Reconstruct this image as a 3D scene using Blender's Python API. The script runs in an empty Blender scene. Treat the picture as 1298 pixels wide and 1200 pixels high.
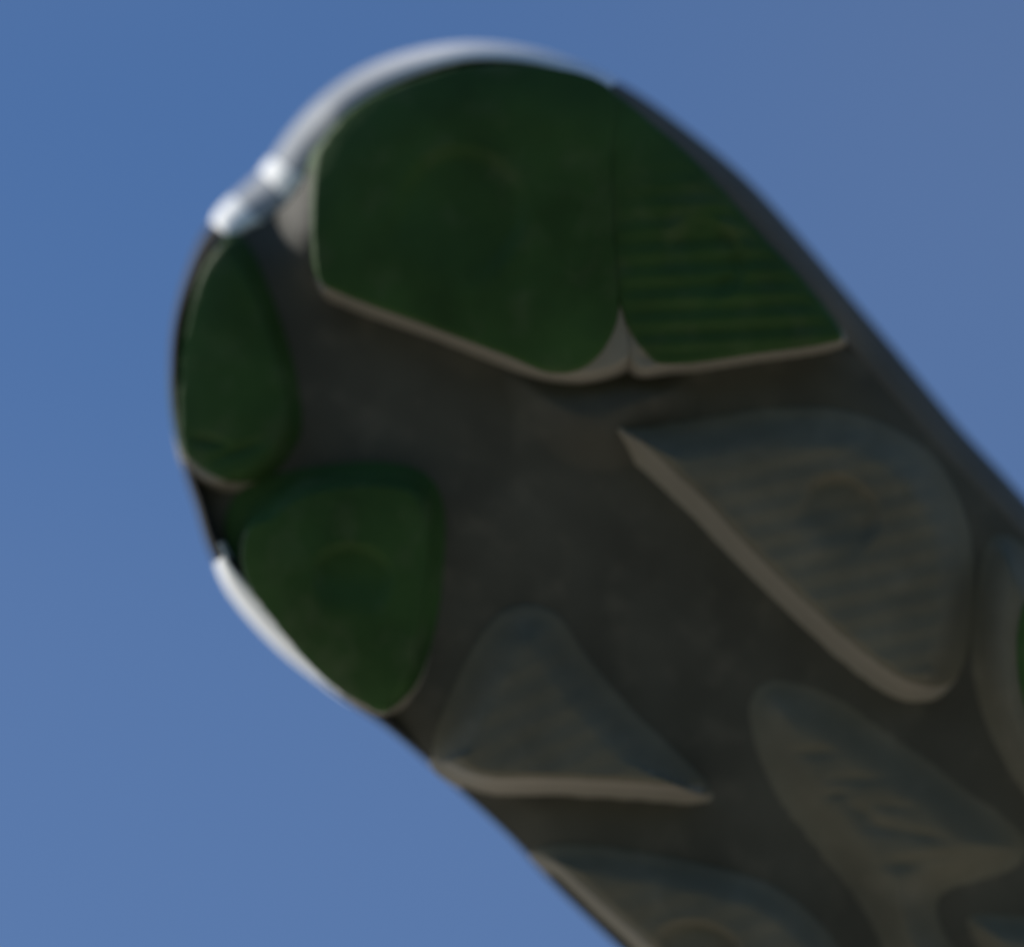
import bpy, math
import numpy as np
from mathutils import Matrix, Vector

sc = bpy.context.scene
R = math.radians

# ------------------------------------------------------------------ camera
CAM_ELEV = R(36.0)
CAM_DIST = 1.20
S = 0.000131                      # metres on the sole per photo pixel
cam_d = bpy.data.cameras.new("camera")
cam = bpy.data.objects.new("camera", cam_d)
sc.collection.objects.link(cam)
sc.camera = cam
cam_d.sensor_width = 36.0
cam_d.lens = 36.0 * CAM_DIST / (1298 * S)
cam_d.clip_start = 0.05
cam_d.clip_end = 6000.0
VIEW = Vector((0, math.cos(CAM_ELEV), math.sin(CAM_ELEV)))
RIGHT = Vector((1, 0, 0))
UP = RIGHT.cross(VIEW)
CAM_POS = Vector((0, 0, 0.55))
cam.matrix_world = Matrix((
    (RIGHT.x, UP.x, -VIEW.x, CAM_POS.x),
    (RIGHT.y, UP.y, -VIEW.y, CAM_POS.y),
    (RIGHT.z, UP.z, -VIEW.z, CAM_POS.z),
    (0, 0, 0, 1)))
SHOE_POS = CAM_POS + VIEW * CAM_DIST
cam_d.dof.use_dof = True
cam_d.dof.focus_distance = CAM_DIST - 0.022
cam_d.dof.aperture_fstop = 2.8

# ------------------------------------------------------------------ sun and sky
sun_dir = (-0.77 * RIGHT + 0.37 * UP + 0.54 * VIEW).normalized()   # towards the sun
SUN_EL = math.asin(sun_dir.z)
SUN_AZ = math.atan2(sun_dir.x, sun_dir.y)
sun_d = bpy.data.lights.new("sun", 'SUN')
sun_d.energy = 5.0
sun_d.angle = R(0.53)
sun_d.color = (1.0, 0.95, 0.87)
sun = bpy.data.objects.new("sun", sun_d)
sc.collection.objects.link(sun)
sun.rotation_euler = (-sun_dir).to_track_quat('-Z', 'Y').to_euler()

world = bpy.data.worlds.new("World")
sc.world = world
world.use_nodes = True
nt = world.node_tree
nt.nodes.clear()
w_out = nt.nodes.new('ShaderNodeOutputWorld')
w_bg = nt.nodes.new('ShaderNodeBackground')
w_sky = nt.nodes.new('ShaderNodeTexSky')
w_sky.sky_type = 'NISHITA'
w_sky.sun_disc = False
w_sky.sun_elevation = SUN_EL
w_sky.sun_rotation = SUN_AZ
w_sky.air_density = 1.0
w_sky.dust_density = 0.0
w_sky.ozone_density = 8.0
w_bg.inputs['Strength'].default_value = 0.111
# thin cirrus spread over the whole sky
w_tc = nt.nodes.new('ShaderNodeTexCoord')
w_map = nt.nodes.new('ShaderNodeMapping')
w_map.inputs['Scale'].default_value = (4.0, 9.0, 14.0)
w_map.inputs['Location'].default_value = (-5.897, 8.278, 9.521)
w_map.inputs['Rotation'].default_value = (0.3, 0.25, 0.4)
w_n = nt.nodes.new('ShaderNodeTexNoise')
w_n.inputs['Scale'].default_value = 1.5
w_n.inputs['Detail'].default_value = 4.0
w_n.inputs['Roughness'].default_value = 0.5
w_r = nt.nodes.new('ShaderNodeValToRGB')
w_r.color_ramp.elements[0].position = 0.40
w_r.color_ramp.elements[0].color = (0, 0, 0, 1)
w_r.color_ramp.elements[1].position = 0.72
w_r.color_ramp.elements[1].color = (0.26, 0.26, 0.26, 1)
w_mix = nt.nodes.new('ShaderNodeMixRGB')
w_mix.inputs['Color2'].default_value = (2.2, 2.65, 3.8, 1)
L = nt.links.new
L(w_tc.outputs['Generated'], w_map.inputs['Vector'])
L(w_map.outputs['Vector'], w_n.inputs['Vector'])
L(w_n.outputs['Fac'], w_r.inputs['Fac'])
L(w_r.outputs['Color'], w_mix.inputs['Fac'])
L(w_sky.outputs['Color'], w_mix.inputs['Color1'])
L(w_mix.outputs['Color'], w_bg.inputs['Color'])
L(w_bg.outputs['Background'], w_out.inputs['Surface'])

vs = sc.view_settings
vs.view_transform = 'Standard'
vs.look = 'None'
vs.gamma = 1.0
vs.exposure = 0.0
vs.use_curve_mapping = False


# ------------------------------------------------------------------ materials
def rubber(name, col, rough=0.55, var=0.25, grain=0.12, spec=0.5, coat=0.0, dust=0.0):
    m = bpy.data.materials.new(name)
    m.use_nodes = True
    t = m.node_tree
    b = t.nodes['Principled BSDF']
    tc = t.nodes.new('ShaderNodeTexCoord')
    n1 = t.nodes.new('ShaderNodeTexNoise')
    n1.inputs['Scale'].default_value = 55.0
    n1.inputs['Detail'].default_value = 5.0
    t.links.new(tc.outputs['Object'], n1.inputs['Vector'])
    ramp = t.nodes.new('ShaderNodeValToRGB')
    ramp.color_ramp.elements[0].position = 0.30
    ramp.color_ramp.elements[1].position = 0.72
    ramp.color_ramp.elements[0].color = tuple(c * (1 - var) for c in col) + (1,)
    ramp.color_ramp.elements[1].color = tuple(min(1, c * (1 + var)) for c in col) + (1,)
    t.links.new(n1.outputs['Fac'], ramp.inputs['Fac'])
    last = ramp.outputs['Color']
    if dust > 0:
        n3 = t.nodes.new('ShaderNodeTexNoise')
        n3.inputs['Scale'].default_value = 140.0
        n3.inputs['Detail'].default_value = 8.0
        t.links.new(tc.outputs['Object'], n3.inputs['Vector'])
        r3 = t.nodes.new('ShaderNodeValToRGB')
        r3.color_ramp.elements[0].position = 0.52
        r3.color_ramp.elements[0].color = (0, 0, 0, 1)
        r3.color_ramp.elements[1].position = 0.75
        r3.color_ramp.elements[1].color = (dust, dust, dust, 1)
        t.links.new(n3.outputs['Fac'], r3.inputs['Fac'])
        mx = t.nodes.new('ShaderNodeMixRGB')
        mx.inputs['Color2'].default_value = (0.30, 0.26, 0.20, 1)
        t.links.new(r3.outputs['Color'], mx.inputs['Fac'])
        t.links.new(last, mx.inputs['Color1'])
        last = mx.outputs['Color']
    t.links.new(last, b.inputs['Base Color'])
    rr = t.nodes.new('ShaderNodeMapRange')
    rr.inputs['To Min'].default_value = max(0.05, rough - 0.10)
    rr.inputs['To Max'].default_value = min(1.0, rough + 0.12)
    t.links.new(n1.outputs['Fac'], rr.inputs['Value'])
    t.links.new(rr.outputs['Result'], b.inputs['Roughness'])
    n2 = t.nodes.new('ShaderNodeTexNoise')
    n2.inputs['Scale'].default_value = 900.0
    n2.inputs['Detail'].default_value = 3.0
    t.links.new(tc.outputs['Object'], n2.inputs['Vector'])
    bp = t.nodes.new('ShaderNodeBump')
    bp.inputs['Strength'].default_value = grain
    bp.inputs['Distance'].default_value = 0.0005
    t.links.new(n2.outputs['Fac'], bp.inputs['Height'])
    t.links.new(bp.outputs['Normal'], b.inputs['Normal'])
    b.inputs['Specular IOR Level'].default_value = spec
    b.inputs['Coat Weight'].default_value = coat
    b.inputs['Coat Roughness'].default_value = 0.2
    return m


M_FACE = rubber("lug_face_dark_grey", (0.128, 0.120, 0.092), 0.70, 0.20, 0.25, 0.05, dust=0.16)
M_GREY_LIT = rubber("lug_rubber_grey_lit", (0.225, 0.204, 0.165), 0.65, 0.10, 0.10, 0.18, dust=0.10)  # paler than the faces: light on the lower walls put into the colour
M_PLATE = rubber("plate_rubber_dark_grey", (0.072, 0.069, 0.056), 0.65, 0.22, 0.25, 0.12, dust=0.14)
M_GREEN = rubber("sole_rubber_green", (0.034, 0.074, 0.022), 0.60, 0.28, 0.25, 0.08, dust=0.08)
M_DARK = rubber("side_rubber_dark", (0.030, 0.030, 0.029), 0.80, 0.2, 0.06, 0.10)
M_SIDE = rubber("side_rubber_grey", (0.115, 0.108, 0.095), 0.85, 0.15, 0.08, 0.05)
M_PALE_LIT = rubber("side_rubber_pale_lit", (0.42, 0.43, 0.45), 0.75, 0.08, 0.04, 0.25)
nt2 = M_PALE_LIT.node_tree
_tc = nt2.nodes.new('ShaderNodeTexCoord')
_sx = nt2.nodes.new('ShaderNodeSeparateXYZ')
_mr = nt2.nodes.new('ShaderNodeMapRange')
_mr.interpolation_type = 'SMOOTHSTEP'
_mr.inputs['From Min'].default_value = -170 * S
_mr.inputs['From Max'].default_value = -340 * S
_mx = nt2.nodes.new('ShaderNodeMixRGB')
_mx.inputs['Color1'].default_value = (0.31, 0.33, 0.36, 1)     # blue grey tip to near white: rim light painted into the guard
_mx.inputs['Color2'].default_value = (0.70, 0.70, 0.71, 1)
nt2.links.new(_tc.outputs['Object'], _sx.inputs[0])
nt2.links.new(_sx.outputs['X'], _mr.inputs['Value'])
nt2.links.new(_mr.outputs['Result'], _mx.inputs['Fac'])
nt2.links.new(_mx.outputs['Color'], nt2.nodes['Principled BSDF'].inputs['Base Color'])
M_WHITE = rubber("side_foam_white", (0.88, 0.88, 0.86), 0.75, 0.04, 0.05, 0.25)
M_UPPER = rubber("upper_fabric_dark_grey", (0.05, 0.052, 0.055), 0.8, 0.2, 0.3, 0.3)

# ------------------------------------------------------------------ geometry helpers
CX, CY = 649.0, 600.0
C45 = math.sqrt(0.5)


def loc(p):
    """sole-plan point (photo plan units) -> shoe plan x (across), y (towards the toe), metres"""
    p = np.asarray(p, float)
    dx = (p[..., 0] - CX) * S
    dy = (CY - p[..., 1]) * S
    return np.stack([-(dx + dy) * C45, (-dx + dy) * C45], -1)


DOWN = np.array([C45, -C45])       # the world's downward side of the sole plan, in shoe x,y
LEFT = np.array([C45, C45])


def spline(pts, n=8):
    p = np.asarray(pts, float)
    k = len(p)
    out = []
    for i in range(k):
        a, b, c, d = p[i - 1], p[i], p[(i + 1) % k], p[(i + 2) % k]
        for j in range(n):
            t = j / n
            out.append(0.5 * ((2 * b) + (-a + c) * t + (2 * a - 5 * b + 4 * c - d) * t * t
                              + (-a + 3 * b - 3 * c + d) * t ** 3))
    return np.array(out)


def sdf(poly, P):
    """signed distance, negative inside; P is (m,2)"""
    A = poly
    B = np.roll(poly, -1, 0)
    best = np.full(len(P), 1e9)
    inside = np.zeros(len(P), bool)
    px, py = P[:, 0], P[:, 1]
    for a, b in zip(A, B):
        e = b - a
        w = P - a
        t = np.clip((w @ e) / max(e @ e, 1e-18), 0, 1)
        d = w - t[:, None] * e
        best = np.minimum(best, (d * d).sum(1))
        c1 = (a[1] <= py) != (b[1] <= py)
        if abs(e[1]) > 1e-15:
            inside ^= c1 & (px < a[0] + (py - a[1]) / e[1] * e[0])
    best = np.sqrt(best)
    return np.where(inside, -best, best)


def sstep(x):
    x = np.clip(x, 0, 1)
    return x * x * (3 - 2 * x)


# silhouette of the shoe (toe at the start), plan units
SIL = [(330, 205), (370, 150), (410, 110), (460, 78), (520, 57), (590, 47), (665, 54), (740, 77), (805, 110),
       (872, 158), (945, 219), (1006, 284), (1080, 371), (1150, 454), (1222, 541), (1298, 624), (1420, 764),
       (1500, 900), (1560, 1020), (1640, 1150), (1740, 1280), (1830, 1420), (1880, 1560), (1870, 1680), (1800, 1760),
       (1690, 1790), (1570, 1770), (1450, 1700), (1300, 1590), (1150, 1500), (1000, 1395), (880, 1297), (780, 1202),
       (700, 1125), (640, 1060), (560, 988), (490, 928), (440, 894), (396, 859), (348, 819), (298, 764), (262, 704), (243, 645),
       (224, 585), (211, 520), (209, 440), (220, 370), (243, 302), (265, 270), (295, 237)]
SIL_L = spline(loc(SIL), 8)
# even spacing
seg = np.linalg.norm(np.roll(SIL_L, -1, 0) - SIL_L, axis=1)
cum = np.concatenate([[0], np.cumsum(seg)])
NS = 720
tt = np.linspace(0, cum[-1], NS, endpoint=False)
ext = np.vstack([SIL_L, SIL_L[:1]])
SIL_L = np.stack([np.interp(tt, cum, ext[:, 0]), np.interp(tt, cum, ext[:, 1])], 1)
SIL_PX = np.stack([np.interp(tt, cum, np.append(spline(SIL, 8)[:, i], SIL[0][i])) for i in (0, 1)], 1)
tan = np.roll(SIL_L, -1, 0) - np.roll(SIL_L, 1, 0)
tan /= np.linalg.norm(tan, axis=1)[:, None]
NRM = np.stack([tan[:, 1], -tan[:, 0]], 1)
cen = SIL_L.mean(0)
if ((SIL_L - cen) * NRM).sum() < 0:
    NRM = -NRM


def near_idx(px, py):
    return int(np.argmin(((SIL_PX - np.array([px, py])) ** 2).sum(1)))


# how far the side wall bulges past the tread, round the outline
BULGE_PTS = [((330, 205), 58), ((385, 135), 46), ((460, 78), 43), ((520, 57), 38), ((590, 47), 31), ((740, 77), 22), ((870, 160), 34),
             ((1005, 285), 44), ((1150, 455), 46), ((1298, 624), 38), ((1830, 1420), 22), ((1690, 1790), 22),
             ((1000, 1395), 18), ((780, 1202), 12), ((640, 1060), 10), ((560, 988), 10), ((490, 922), 12),
             ((440, 894), 20), ((396, 859), 27), ((348, 819), 31), ((298, 764), 30), ((270, 720), 22), ((258, 690), 14), ((243, 640), 14), ((224, 585), 11),
             ((211, 500), 10), ((214, 400), 10), ((243, 302), 18), ((285, 250), 52)]
bi = sorted((near_idx(*p), w) for p, w in BULGE_PTS)
bx = np.array([b[0] for b in bi], float)
bw = np.array([b[1] for b in bi], float)
BULGE = np.interp(np.arange(NS), np.concatenate([[bx[-1] - NS], bx, [bx[0] + NS]]),
                  np.concatenate([[bw[-1]], bw, [bw[0]]])) * S
ker = np.hanning(13)
ker /= ker.sum()
BULGE = np.convolve(np.concatenate([BULGE[-6:], BULGE, BULGE[:6]]), ker, 'valid')
TREAD_EDGE = SIL_L - NRM * BULGE[:, None]
TREAD_COARSE = TREAD_EDGE[::4]

TOE_Y = TREAD_EDGE[:, 1].max()


def spring(y):
    """toe spring and the gentle rocker of the whole sole; positive is away from the ground side"""
    a = np.clip((y + 0.010) / (TOE_Y + 0.010), 0, None)
    b = np.clip((-0.06 - y) / 0.12, 0, 1)
    return 0.010 * a ** 2.0 + 0.004 * sstep(b)


TIP_A, TIP_B = loc((322, 195)), loc((385, 430))


def channel(P):
    """the gap between the toe lugs rolls away towards the tip"""
    ab = TIP_B - TIP_A
    t = np.clip(((P - TIP_A) @ ab) / (ab @ ab), 0, 1)
    off = np.linalg.norm(P - TIP_A - t[:, None] * ab, axis=1)
    return 0.0048 * (1 - t) ** 2 * np.exp(-(off / (52 * S)) ** 2)


def fillet(P):
    """plate swells up against the left flank of the big toe lug"""
    px = CX - (P[:, 0] + P[:, 1]) * C45 / S
    py = CY - (-P[:, 0] + P[:, 1]) * C45 / S
    return 0.0046 * np.exp(-((px - (404 + 0.05 * (py - 280))) / 42.0) ** 2) * sstep((py - 165) / 50) * sstep((395 - py) / 110)


def base(P, d=None):
    """height of the tread plate, towards the viewer of the sole (metres)"""
    if d is None:
        d = sdf(TREAD_COARSE, P)
    edge = np.clip((d + 0.010) / 0.010, 0, 1.3)
    toe = sstep((P[:, 1] - (TOE_Y - 0.035)) / 0.03)
    return -spring(P[:, 1]) - (0.0020 + 0.0004 * toe) * edge ** 2.2


def obj(name, verts, faces, mat, parent=None, smooth=True):
    me = bpy.data.meshes.new(name)
    me.from_pydata([tuple(v) for v in verts], [], faces)
    me.validate()
    me.materials.append(mat)
    if smooth:
        me.polygons.foreach_set('use_smooth', [True] * len(me.polygons))
    o = bpy.data.objects.new(name, me)
    sc.collection.objects.link(o)
    if parent is not None:
        o.parent = parent
    me.update()
    return o


def patch(poly, step, margin, hfun):
    """height field over the inside of poly, grown by margin, with a clean border"""
    lo = poly.min(0) - margin - 2 * step
    hi = poly.max(0) + margin + 2 * step
    nx = int((hi[0] - lo[0]) / step) + 2
    ny = int((hi[1] - lo[1]) / step) + 2
    gx = lo[0] + np.arange(nx) * step
    gy = lo[1] + np.arange(ny) * step
    X, Y = np.meshgrid(gx, gy, indexing='ij')
    P = np.stack([X.ravel(), Y.ravel()], 1)
    D = sdf(poly, P)
    G = np.stack(np.gradient(D.reshape(nx, ny), step), -1).reshape(-1, 2)
    gl = np.linalg.norm(G, axis=1)
    G = G / np.maximum(gl, 1e-6)[:, None]
    ins = (D < margin).reshape(nx, ny)
    cell = ins[:-1, :-1] | ins[1:, :-1] | ins[:-1, 1:] | ins[1:, 1:]
    over = D > margin
    P = P.copy()
    P[over] -= G[over] * (D[over] - margin)[:, None]
    D2 = np.minimum(D, margin)
    H = hfun(P, D2, G)
    use = np.zeros((nx, ny), bool)
    use[:-1, :-1] |= cell
    use[1:, :-1] |= cell
    use[:-1, 1:] |= cell
    use[1:, 1:] |= cell
    idx = -np.ones(nx * ny, int)
    ui = np.nonzero(use.ravel())[0]
    idx[ui] = np.arange(len(ui))
    V = np.stack([P[ui, 0], P[ui, 1], -H[ui]], 1)
    I = idx.reshape(nx, ny)
    ci, cj = np.nonzero(cell)
    F = np.stack([I[ci, cj], I[ci, cj + 1], I[ci + 1, cj + 1], I[ci + 1, cj]], 1)
    return V, F.tolist()


rng = np.random.default_rng(4)


def wob(P, f, seed):
    r = np.random.default_rng(seed)
    out = np.zeros(len(P))
    for k in range(6):
        a = r.uniform(0, 6.28)
        ff = f * r.uniform(0.5, 1.6)
        out += np.sin((P[:, 0] * math.cos(a) + P[:, 1] * math.sin(a)) * ff + r.uniform(0, 6.28))
    return out / 6


# ------------------------------------------------------------------ the shoe
shoe = bpy.data.objects.new("shoe", None)
sc.collection.objects.link(shoe)
shoe["label"] = "dark grey shoe sole with green toe lugs and white edge against blue sky"
shoe["category"] = "shoe"
ax = -(RIGHT + UP) * C45
ay = (-RIGHT + UP) * C45
az = VIEW
shoe.matrix_world = Matrix((
    (ax.x, ay.x, az.x, SHOE_POS.x),
    (ax.y, ay.y, az.y, SHOE_POS.y),
    (ax.z, ay.z, az.z, SHOE_POS.z),
    (0, 0, 0, 1)))

# tread plate
V, F = patch(TREAD_EDGE[::2], 0.0008, 0.0,
             lambda P, D, G: base(P, D) - channel(P) + fillet(P) + 0.00010 * wob(P, 500, 3))
outsole = obj("outsole", V, F, M_PLATE, shoe)


def lug(outline, H, wall=(0.0012, 0.0026), low=DOWN, cap=None, cap_mat=None, ribs=None, dimples=(), nicks=(),
        crown=0.0004, step=0.0005, label=None, rough=0.00008, seed=1, low_pow=1.0, outer=None, mat=None, wedge=None, cap_t=0.00045, skirt=0.0008):
    poly = spline(loc(outline), 6)
    pl = poly @ low

    def top(P, D, G, dpoly):
        f = np.clip(G @ low, 0, 1) ** low_pow
        w = wall[0] + (wall[1] - wall[0]) * f
        if outer:
            fo = sstep(np.clip(G @ np.array(outer[0]), 0, 1) * 1.6)
            w = w + (outer[1] - w) * fo
        pr = sstep(-dpoly / w)
        if wedge is not None:
            tw = np.clip((P @ low - pl.min()) / (pl.max() - pl.min()), 0, 1)
            pr = pr * (wedge + (1 - wedge) * tw)
        h = H * pr + crown * sstep(-dpoly / 0.012)
        if ribs:
            ang, sp, amp, (rx, ry, rr) = ribs
            q = P[:, 0] * (-C45) + P[:, 1] * (-C45)       # picture-right
            qy = P[:, 0] * (-C45) + P[:, 1] * C45          # picture-up
            ph = (qy * math.cos(ang) - q * math.sin(ang)) / (sp * S) * 2 * math.pi + 0.35 * wob(P, 120, seed + 7)
            c = loc((rx, ry))
            fade = sstep(1.6 - np.linalg.norm(P - c, axis=1) / (rr * S))
            h = h + amp * np.sin(ph) * fade * sstep((-dpoly - 0.0012) / 0.003)
        for (dx, dy, rx, ry, ang, dep, lip) in dimples:
            c = loc((dx, dy))
            w2 = P - c
            q = -(w2[:, 0] + w2[:, 1]) * C45 / S
            qy = (-w2[:, 0] + w2[:, 1]) * C45 / S
            a = (q * math.cos(ang) + qy * math.sin(ang)) / rx
            b = (-q * math.sin(ang) + qy * math.cos(ang)) / ry
            # steep at the upper wall, easing out below
            r2 = np.sqrt(a * a + np.where(b > 0, b * 1.0, b * 0.45) ** 2)
            h = h - dep * sstep((1.0 - r2) / lip) * sstep(1 + np.minimum(b, 0) * 0.75) * pr
        for (dx, dy, rx, ry, ang, dep) in nicks:
            c = loc((dx, dy))
            w2 = P - c
            q = -(w2[:, 0] + w2[:, 1]) * C45 / S
            qy = (-w2[:, 0] + w2[:, 1]) * C45 / S
            a = (q * math.cos(ang) + qy * math.sin(ang)) / rx
            b = (-q * math.sin(ang) + qy * math.cos(ang)) / ry
            h = h - dep * np.exp(-(a * a + b * b))
        return h + rough * wob(P, 900, seed) * pr

    def body(P, D, G):
        out = sstep(D / 0.0006)
        return base(P) + top(P, D, G, D) - skirt * out

    V, F = patch(poly, step, 0.0006, body)
    o = obj("lug", V, F, mat or M_GREY_LIT, shoe)
    if label:
        o["label"] = label
    if cap is not None:
        if isinstance(cap, str):
            tg = np.roll(poly, -1, 0) - np.roll(poly, 1, 0)
            nn = np.stack([tg[:, 1], -tg[:, 0]], 1) / np.linalg.norm(tg, axis=1)[:, None]
            if ((poly - poly.mean(0)) * nn).sum() < 0:
                nn = -nn
            sh = np.clip(nn @ low, 0, 1) ** 0.8 * wall[1] * 0.75  # face drawn back on the low side so the painted-lit wall shows
            k5 = np.ones(5) / 5
            sh = np.convolve(np.concatenate([sh[-2:], sh, sh[:2]]), k5, 'valid')
            cpoly = poly - nn * sh[:, None]
        else:
            cpoly = spline(loc(cap), 6)

        def cap_h(P, D, G):
            db = sdf(poly, P)
            e = 2e-4
            g = np.stack([sdf(poly, P + [e, 0]) - db, sdf(poly, P + [0, e]) - db], 1) / e
            g = g / np.maximum(np.linalg.norm(g, axis=1), 1e-6)[:, None]
            h = base(P) + top(P, db, g, np.minimum(db, 0))
            return h + cap_t * sstep((0.0003 - D) / 0.0006) - 0.0006 * sstep(D / 0.0003)

        V, F = patch(cpoly, step, 0.0003, cap_h)
        obj("cap", V, F, cap_mat or M_GREEN, o)
    return o


# big toe lug, green face with a wide shallow hollow
lug([(392, 220), (402, 180), (448, 128), (520, 97), (600, 78), (692, 78), (780, 108), (796, 200), (798, 300), (800, 385),
     (806, 462), (752, 490), (692, 486), (632, 463), (540, 427), (440, 391), (404, 368), (392, 300)],
    0.0065, (0.0014, 0.0024),
    cap=[(386, 220), (397, 178), (446, 124), (520, 93), (600, 75), (692, 75), (774, 105), (776, 200), (779, 300), (784, 390),
         (766, 440), (735, 468), (695, 472), (640, 450), (540, 412), (440, 375), (402, 352), (386, 300)], cap_t=0.0008,
    dimples=[(590, 262, 88, 80, -0.5, 0.0011, 0.30)], crown=0.0006, seed=11, skirt=0.005, outer=((0.30, 0.95), 0.0007),
    label="big smooth green lug at the toe")
# ribbed green lug beside it
lug([(756, 100), (842, 160), (904, 217), (964, 287), (1024, 352), (1074, 424), (1056, 444), (960, 459), (862, 474),
     (800, 478), (770, 395), (758, 300), (752, 200)],
    0.0062, (0.0014, 0.0020),
    cap=[(766, 101), (842, 160), (904, 217), (964, 287), (1024, 352), (1066, 420), (1044, 436), (960, 448), (855, 462),
         (818, 448), (784, 388), (770, 300), (764, 200)], cap_t=0.0007,
    ribs=(0.05, 29, 0.00030, (940, 375, 140)), dimples=[(898, 325, 58, 46, -0.75, 0.0017, 0.34)], crown=0.0003, seed=12,
    label="ribbed green lug on the right of the toe")
# narrow green lug on the left of the toe
lug([(284, 300), (252, 337), (231, 400), (220, 480), (223, 560), (240, 600), (288, 624), (336, 610), (370, 572), (382, 530),
     (368, 450), (340, 370), (308, 308)],
    0.0034, (0.0030, 0.0034),
    cap=[(282, 294), (245, 335), (224, 400), (213, 480), (222, 555), (244, 586), (290, 610), (336, 606), (370, 572),
         (382, 530), (368, 450), (340, 370), (308, 306)],
    skirt=0.003, nicks=[(265, 560, 26, 6, -0.2, 0.0010), (300, 572, 30, 6, 0.35, 0.0010)], seed=13,
    outer=((0.75, 0.66), 0.0007),
    label="narrow green lug on the left rim of the toe")
# green lug on the left side
lug([(308, 668), (334, 628), (390, 596), (480, 586), (538, 600), (562, 640), (562, 720), (552, 795), (532, 870), (492, 908),
     (452, 894), (400, 853), (349, 795), (306, 730)],
    0.0059, (0.0040, 0.0026),
    cap=[(283, 660), (314, 614), (390, 593), (480, 586), (538, 600), (562, 640), (562, 720), (552, 795), (530, 864),
         (490, 900), (458, 888), (398, 854), (345, 796), (300, 728)],
    dimples=[(448, 725, 56, 40, -0.1, 0.0015, 0.34)], crown=0.0003, seed=14,
    outer=((1.0, 0.0), 0.0007),
    label="green lug with a small hollow on the left side")
# low saddle below the toe lug
lug([(640, 470), (720, 460), (800, 450), (872, 466), (885, 515), (830, 570), (780, 604), (715, 592), (664, 545)],
    0.0042, (0.0100, 0.0100), crown=0.0001, seed=15, mat=M_PLATE)
# ribbed grey lug on the right
lug([(752, 506), (800, 522), (850, 536), (900, 530), (980, 517), (1065, 520), (1138, 546), (1192, 590), (1226, 660), (1236, 740),
     (1228, 820), (1206, 872), (1168, 890), (1118, 876), (1036, 812), (950, 730), (870, 648), (800, 584), (750, 542)],
    0.0068, (0.0070, 0.0046), low=np.array([0.95, -0.30]), wedge=0.55, cap="face", cap_mat=M_FACE,
    ribs=(0.22, 31, 0.00010, (1060, 690, 190)), dimples=[(1066, 645, 56, 44, -0.5, 0.0021, 0.32)], crown=0.0002, seed=16,
    label="ribbed grey lug with a round hollow")
# triangular grey lug low on the left
lug([(612, 800), (655, 768), (705, 778), (745, 834), (800, 898), (860, 956), (904, 1004), (880, 1018), (780, 1012),
     (690, 1008), (615, 1006), (566, 986), (546, 955), (570, 880)],
    0.0074, (0.0075, 0.0042), wedge=0.45, cap="face", cap_mat=M_FACE, ribs=(0.42, 34, 0.00008, (720, 900, 130)), crown=0.0001, seed=17,
    label="triangular grey lug, lower edge coloured as if lit")
# grey lug at the bottom
lug([(675, 1082), (720, 1070), (800, 1078), (900, 1098), (975, 1120), (1030, 1160), (1070, 1210), (1110, 1290), (1080, 1340),
     (1000, 1345), (900, 1285), (790, 1190), (715, 1122)],
    0.0066, (0.0050, 0.0034), wedge=0.45, cap="face", cap_mat=M_FACE, ribs=(0.3, 34, 0.00008, (860, 1150, 140)),
    dimples=[(885, 1198, 60, 36, -0.2, 0.0026, 0.3)], crown=0.0002, seed=18)
# long central grey lug with scuffs
lug([(950, 890), (975, 862), (1020, 866), (1070, 888), (1140, 938), (1235, 1004), (1296, 1056), (1296, 1092), (1240, 1122),
     (1192, 1136), (1196, 1180), (1240, 1240), (1250, 1300), (1190, 1310), (1130, 1230), (1085, 1140), (1030, 1070),
     (985, 1010), (955, 940)],
    0.0034, (0.0080, 0.0080),
    nicks=[(1033, 952, 24, 7, 0.0, 0.0006), (1085, 986, 34, 7, 0.0, 0.0006), (1092, 1028, 20, 9, -0.5, 0.0008),
           (1118, 1047, 26, 9, -0.15, 0.0008), (1171, 1057, 24, 7, -0.2, 0.0007), (1147, 1093, 26, 9, 0.0, 0.0008),
           (1060, 1005, 18, 5, 0.1, 0.0005), (1130, 1020, 30, 6, -0.1, 0.0004), (1180, 1085, 30, 6, 0.1, 0.0004)],
    crown=0.0002, seed=19, rough=0.00012, mat=M_FACE, label="long scuffed grey lug in the middle of the sole")
# lug at the right rim, green on its outer half
lug([(1252, 690), (1232, 780), (1238, 880), (1284, 985), (1345, 1045), (1430, 1060), (1450, 960), (1400, 830), (1325, 720),
     (1285, 680)],
    0.0062, (0.0062, 0.0040),
    cap=[(1310, 760), (1288, 790), (1290, 870), (1320, 960), (1360, 1020), (1420, 1035), (1430, 950), (1385, 835)],
    crown=0.0003, seed=20, mat=M_FACE, label="lug at the right edge with a green outer half")
# two small lugs below the frame of the forefoot
lug([(1225, 1170), (1290, 1160), (1380, 1190), (1440, 1260), (1400, 1320), (1310, 1290)], 0.0034, (0.0050, 0.0040), seed=21, mat=M_FACE)
lug([(1340, 1100), (1420, 1105), (1500, 1150), (1560, 1230), (1500, 1260), (1400, 1190)], 0.0034, (0.0050, 0.0040), seed=22, mat=M_FACE)
# heel lugs
for k, (hx, hy, hw, hh) in enumerate([(1470, 1500, 70, 60), (1600, 1390, 70, 60), (1590, 1620, 70, 60), (1720, 1500, 70, 60),
                                      (1700, 1700, 60, 50), (1800, 1600, 50, 60)]):
    a = np.linspace(0, 2 * math.pi, 10, endpoint=False)
    lug([(hx + hw * math.copysign(abs(math.cos(t)) ** .7, math.cos(t)), hy + hh * math.copysign(abs(math.sin(t)) ** .7, math.sin(t)))
         for t in a], 0.0044, (0.0022, 0.0026), seed=30 + k, step=0.0009,
        dimples=[(hx, hy, 26, 22, -0.4, 0.0012, 0.6)])

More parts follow.
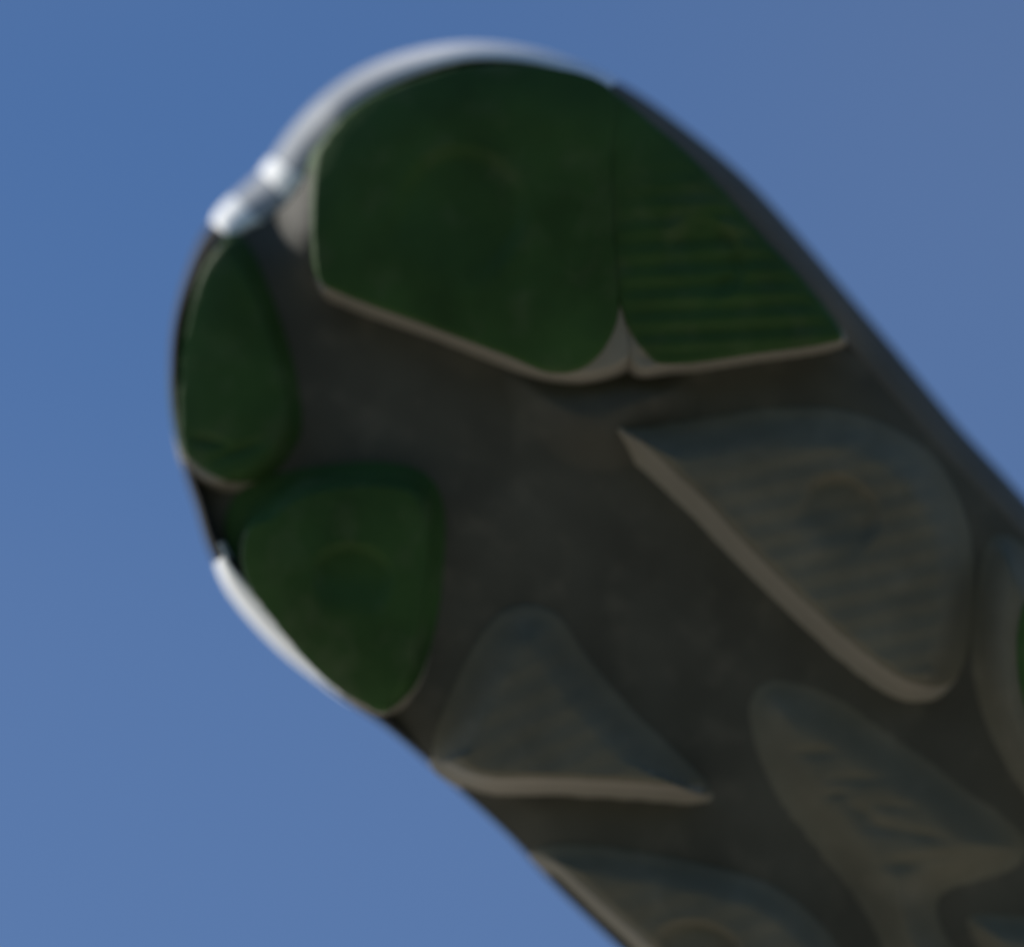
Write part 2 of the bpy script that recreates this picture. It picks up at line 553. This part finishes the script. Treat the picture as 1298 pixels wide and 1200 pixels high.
# ------------------------------------------------------------------ side walls: one band per piece of the rim
EDGE_H = base(TREAD_EDGE, np.zeros(NS)) - channel(TREAD_EDGE)
# the side rubber stands up as a lip against the outer lugs
LIP_PTS = [((330, 205), 0), ((372, 148), 0), ((398, 120), 56), ((590, 47), 62), ((760, 85), 58), ((940, 230), 52), ((1060, 357), 46),
           ((1110, 415), 0), ((1690, 1790), 0), ((520, 955), 0), ((470, 915), 40), ((348, 819), 50), ((285, 745), 46), ((258, 690), 52),
           ((243, 645), 44), ((228, 595), 26), ((210, 470), 40), ((220, 370), 40), ((243, 302), 24), ((262, 274), 0)]
li = sorted((near_idx(*p), w) for p, w in LIP_PTS)
lx = np.array([b[0] for b in li], float)
lw = np.array([b[1] for b in li], float)
LIP = np.interp(np.arange(NS), np.concatenate([[lx[-1] - NS], lx, [lx[0] + NS]]),
                np.concatenate([[lw[-1]], lw, [lw[0]]])) * 1e-4
LIP = np.convolve(np.concatenate([LIP[-6:], LIP, LIP[:6]]), ker, 'valid')
SIDE = [(-0.16, -0.0020), (-0.12, -0.0003), (0.0, 0.0000), (0.22, -0.0006), (0.45, -0.0018), (0.66, -0.0038), (0.83, -0.0068), (0.95, -0.0105),
        (1.0, -0.0145), (0.97, -0.019), (0.86, -0.023), (0.70, -0.026)]


def band(name, i0, i1, mat, lift=0.0, prof=SIDE, taper=None, k0=0, k1=None, label=None, skew=0.0):
    n = (i1 - i0) % NS or NS
    idx = [(i0 + j) % NS for j in range(n + 1)]
    k1 = len(prof) if k1 is None else k1
    rows = prof[k0:k1]
    # refine the profile
    fine = []
    for a, b in zip(rows[:-1], rows[1:]):
        for t in (0, .34, .67):
            fine.append((a[0] + (b[0] - a[0]) * t, a[1] + (b[1] - a[1]) * t))
    fine.append(rows[-1])
    V = []
    for j, i in enumerate(idx):
        for q, (f, z) in enumerate(fine):
            e = 1.0
            if taper:
                e = min(1.0, max(0.0, j - skew * (len(fine) - 1 - q)) / taper[0], max(0.0, n - j - skew * (len(fine) - 1 - q)) / taper[1])
                e = math.sin(e * math.pi / 2)
            lf = lift * e
            if q in (0, len(fine) - 1):
                lf = -0.0004
            p = TREAD_EDGE[i] + NRM[i] * (BULGE[i] * f + lf - (0.0006 * (1 - e)))
            V.append((p[0], p[1], -(EDGE_H[i] + z + 0.3 * lf + (LIP[i] * (1 - sstep(-z / 0.012)) if q else 0))))
    m = len(fine)
    closed = (n == NS)
    F = []
    for j in range(n):
        for q in range(m - 1):
            F.append((j * m + q, j * m + q + 1, (j + 1) * m + q + 1, (j + 1) * m + q))
    o = obj(name, V, F, mat, shoe)
    if label:
        o["label"] = label
    return o


band("midsole_wall", 0, 0, M_DARK)


def span(a, b):
    ia, ib = near_idx(*a), near_idx(*b)
    return ia, ib


# outline runs clockwise in the photo: toe tip -> right side -> heel -> left side
a, b = span((560, 49), (1690, 1790))
band("side_wall", a, b, M_SIDE, 0.0002, taper=(4, 20), skew=0.0, label="dark grey side wall")
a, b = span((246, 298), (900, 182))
band("toe_guard", a, b, M_PALE_LIT, 0.0004, taper=(5, 30), skew=0.15, label="pale guard round the top of the toe")
a, b = span((480, 914), (262, 692))
band("side_stripe", a, b, M_WHITE, 0.0006, taper=(18, 9), k0=0, label="white stripe along the left edge")
for p, q, l in [((256, 283), (300, 233), "raised white highlight at the toe tip"), ((313, 221), (347, 183), "smaller raised white highlight at the toe tip")]:
    a, b = span(p, q)
    band("tip_highlight", a, b, M_WHITE, 0.00066, taper=(3, 3), k0=1, k1=9, label=l)  # highlights at the tip, put in as raised white pieces

# ------------------------------------------------------------------ upper
top_h = -0.024
ys = np.linspace(TREAD_EDGE[:, 1].min() + 0.004, TOE_Y + 0.001, 70)
V, F, NA = [], [], 33
rim_poly = SIL_L - NRM * (BULGE * 0.25)[:, None]
for y in ys:
    xs = []
    for i in range(NS):
        p, q = rim_poly[i], rim_poly[(i + 1) % NS]
        if (p[1] - y) * (q[1] - y) <= 0 and p[1] != q[1]:
            xs.append(p[0] + (q[0] - p[0]) * (y - p[1]) / (q[1] - p[1]))
    x0, x1 = (min(xs), max(xs)) if len(xs) > 1 else (0, 0)
    t = (TOE_Y - y) / (TOE_Y - ys[0])
    hh = 0.018 + 0.062 * sstep(t * 1.25)
    if t < 0.12:
        hh *= math.sqrt(max(0.02, t / 0.12)) * 0.7 + 0.3
    z0 = float(spring(np.array([y]))[0]) + 0.0185
    for k in range(NA):
        an = math.pi * k / (NA - 1)
        cx = math.copysign(abs(math.cos(an)) ** 0.75, math.cos(an))
        V.append(((x0 + x1) / 2 - (x1 - x0) / 2 * cx, y, z0 + hh * math.sin(an) ** 0.8))
for j in range(len(ys) - 1):
    t = (TOE_Y - ys[j]) / (TOE_Y - ys[0])
    for k in range(NA - 1):
        if 0.45 < t < 0.94 and abs(k - (NA - 2) / 2) < 7:
            continue
        F.append((j * NA + k, j * NA + k + 1, (j + 1) * NA + k + 1, (j + 1) * NA + k))
F.append(tuple(range(NA)))
upper = obj("upper", V, F, M_UPPER, shoe)
md = upper.modifiers.new("thickness", 'SOLIDIFY')
md.thickness = 0.003
md.offset = -1

# ------------------------------------------------------------------ unseen ground: grass, and a pale sheet added to bounce light up
def ground_mat(name, c0, c1, scale):
    gm = bpy.data.materials.new(name)
    gm.use_nodes = True
    gt = gm.node_tree
    gb = gt.nodes['Principled BSDF']
    gn = gt.nodes.new('ShaderNodeTexNoise')
    gn.inputs['Scale'].default_value = scale
    gn.inputs['Detail'].default_value = 8.0
    gtc = gt.nodes.new('ShaderNodeTexCoord')
    gt.links.new(gtc.outputs['Object'], gn.inputs['Vector'])
    gr = gt.nodes.new('ShaderNodeValToRGB')
    gr.color_ramp.elements[0].color = c0 + (1,)
    gr.color_ramp.elements[1].color = c1 + (1,)
    gt.links.new(gn.outputs['Fac'], gr.inputs['Fac'])
    gt.links.new(gr.outputs['Color'], gb.inputs['Base Color'])
    gb.inputs['Roughness'].default_value = 0.95
    gb.inputs['Specular IOR Level'].default_value = 0.1
    return gm


g = obj("ground", [(-2500, -2500, 0), (2500, -2500, 0), (2500, 2500, 0), (-2500, 2500, 0)], [(0, 1, 2, 3)],
        ground_mat("grass", (0.035, 0.045, 0.018), (0.075, 0.085, 0.035), 6.0), None, False)
g["kind"] = "structure"
bounce_ob = obj("bounce_sheet", [(-60, 0.45, 0.004), (60, 0.45, 0.004), (60, 5.0, 0.004), (-60, 5.0, 0.004)], [(0, 1, 2, 3)],
          ground_mat("bounce_pale", (0.50, 0.46, 0.39), (0.64, 0.59, 0.51), 3.0), None, False)  # added out of view as a reflector for the lower lug walls
bounce_ob["kind"] = "structure"
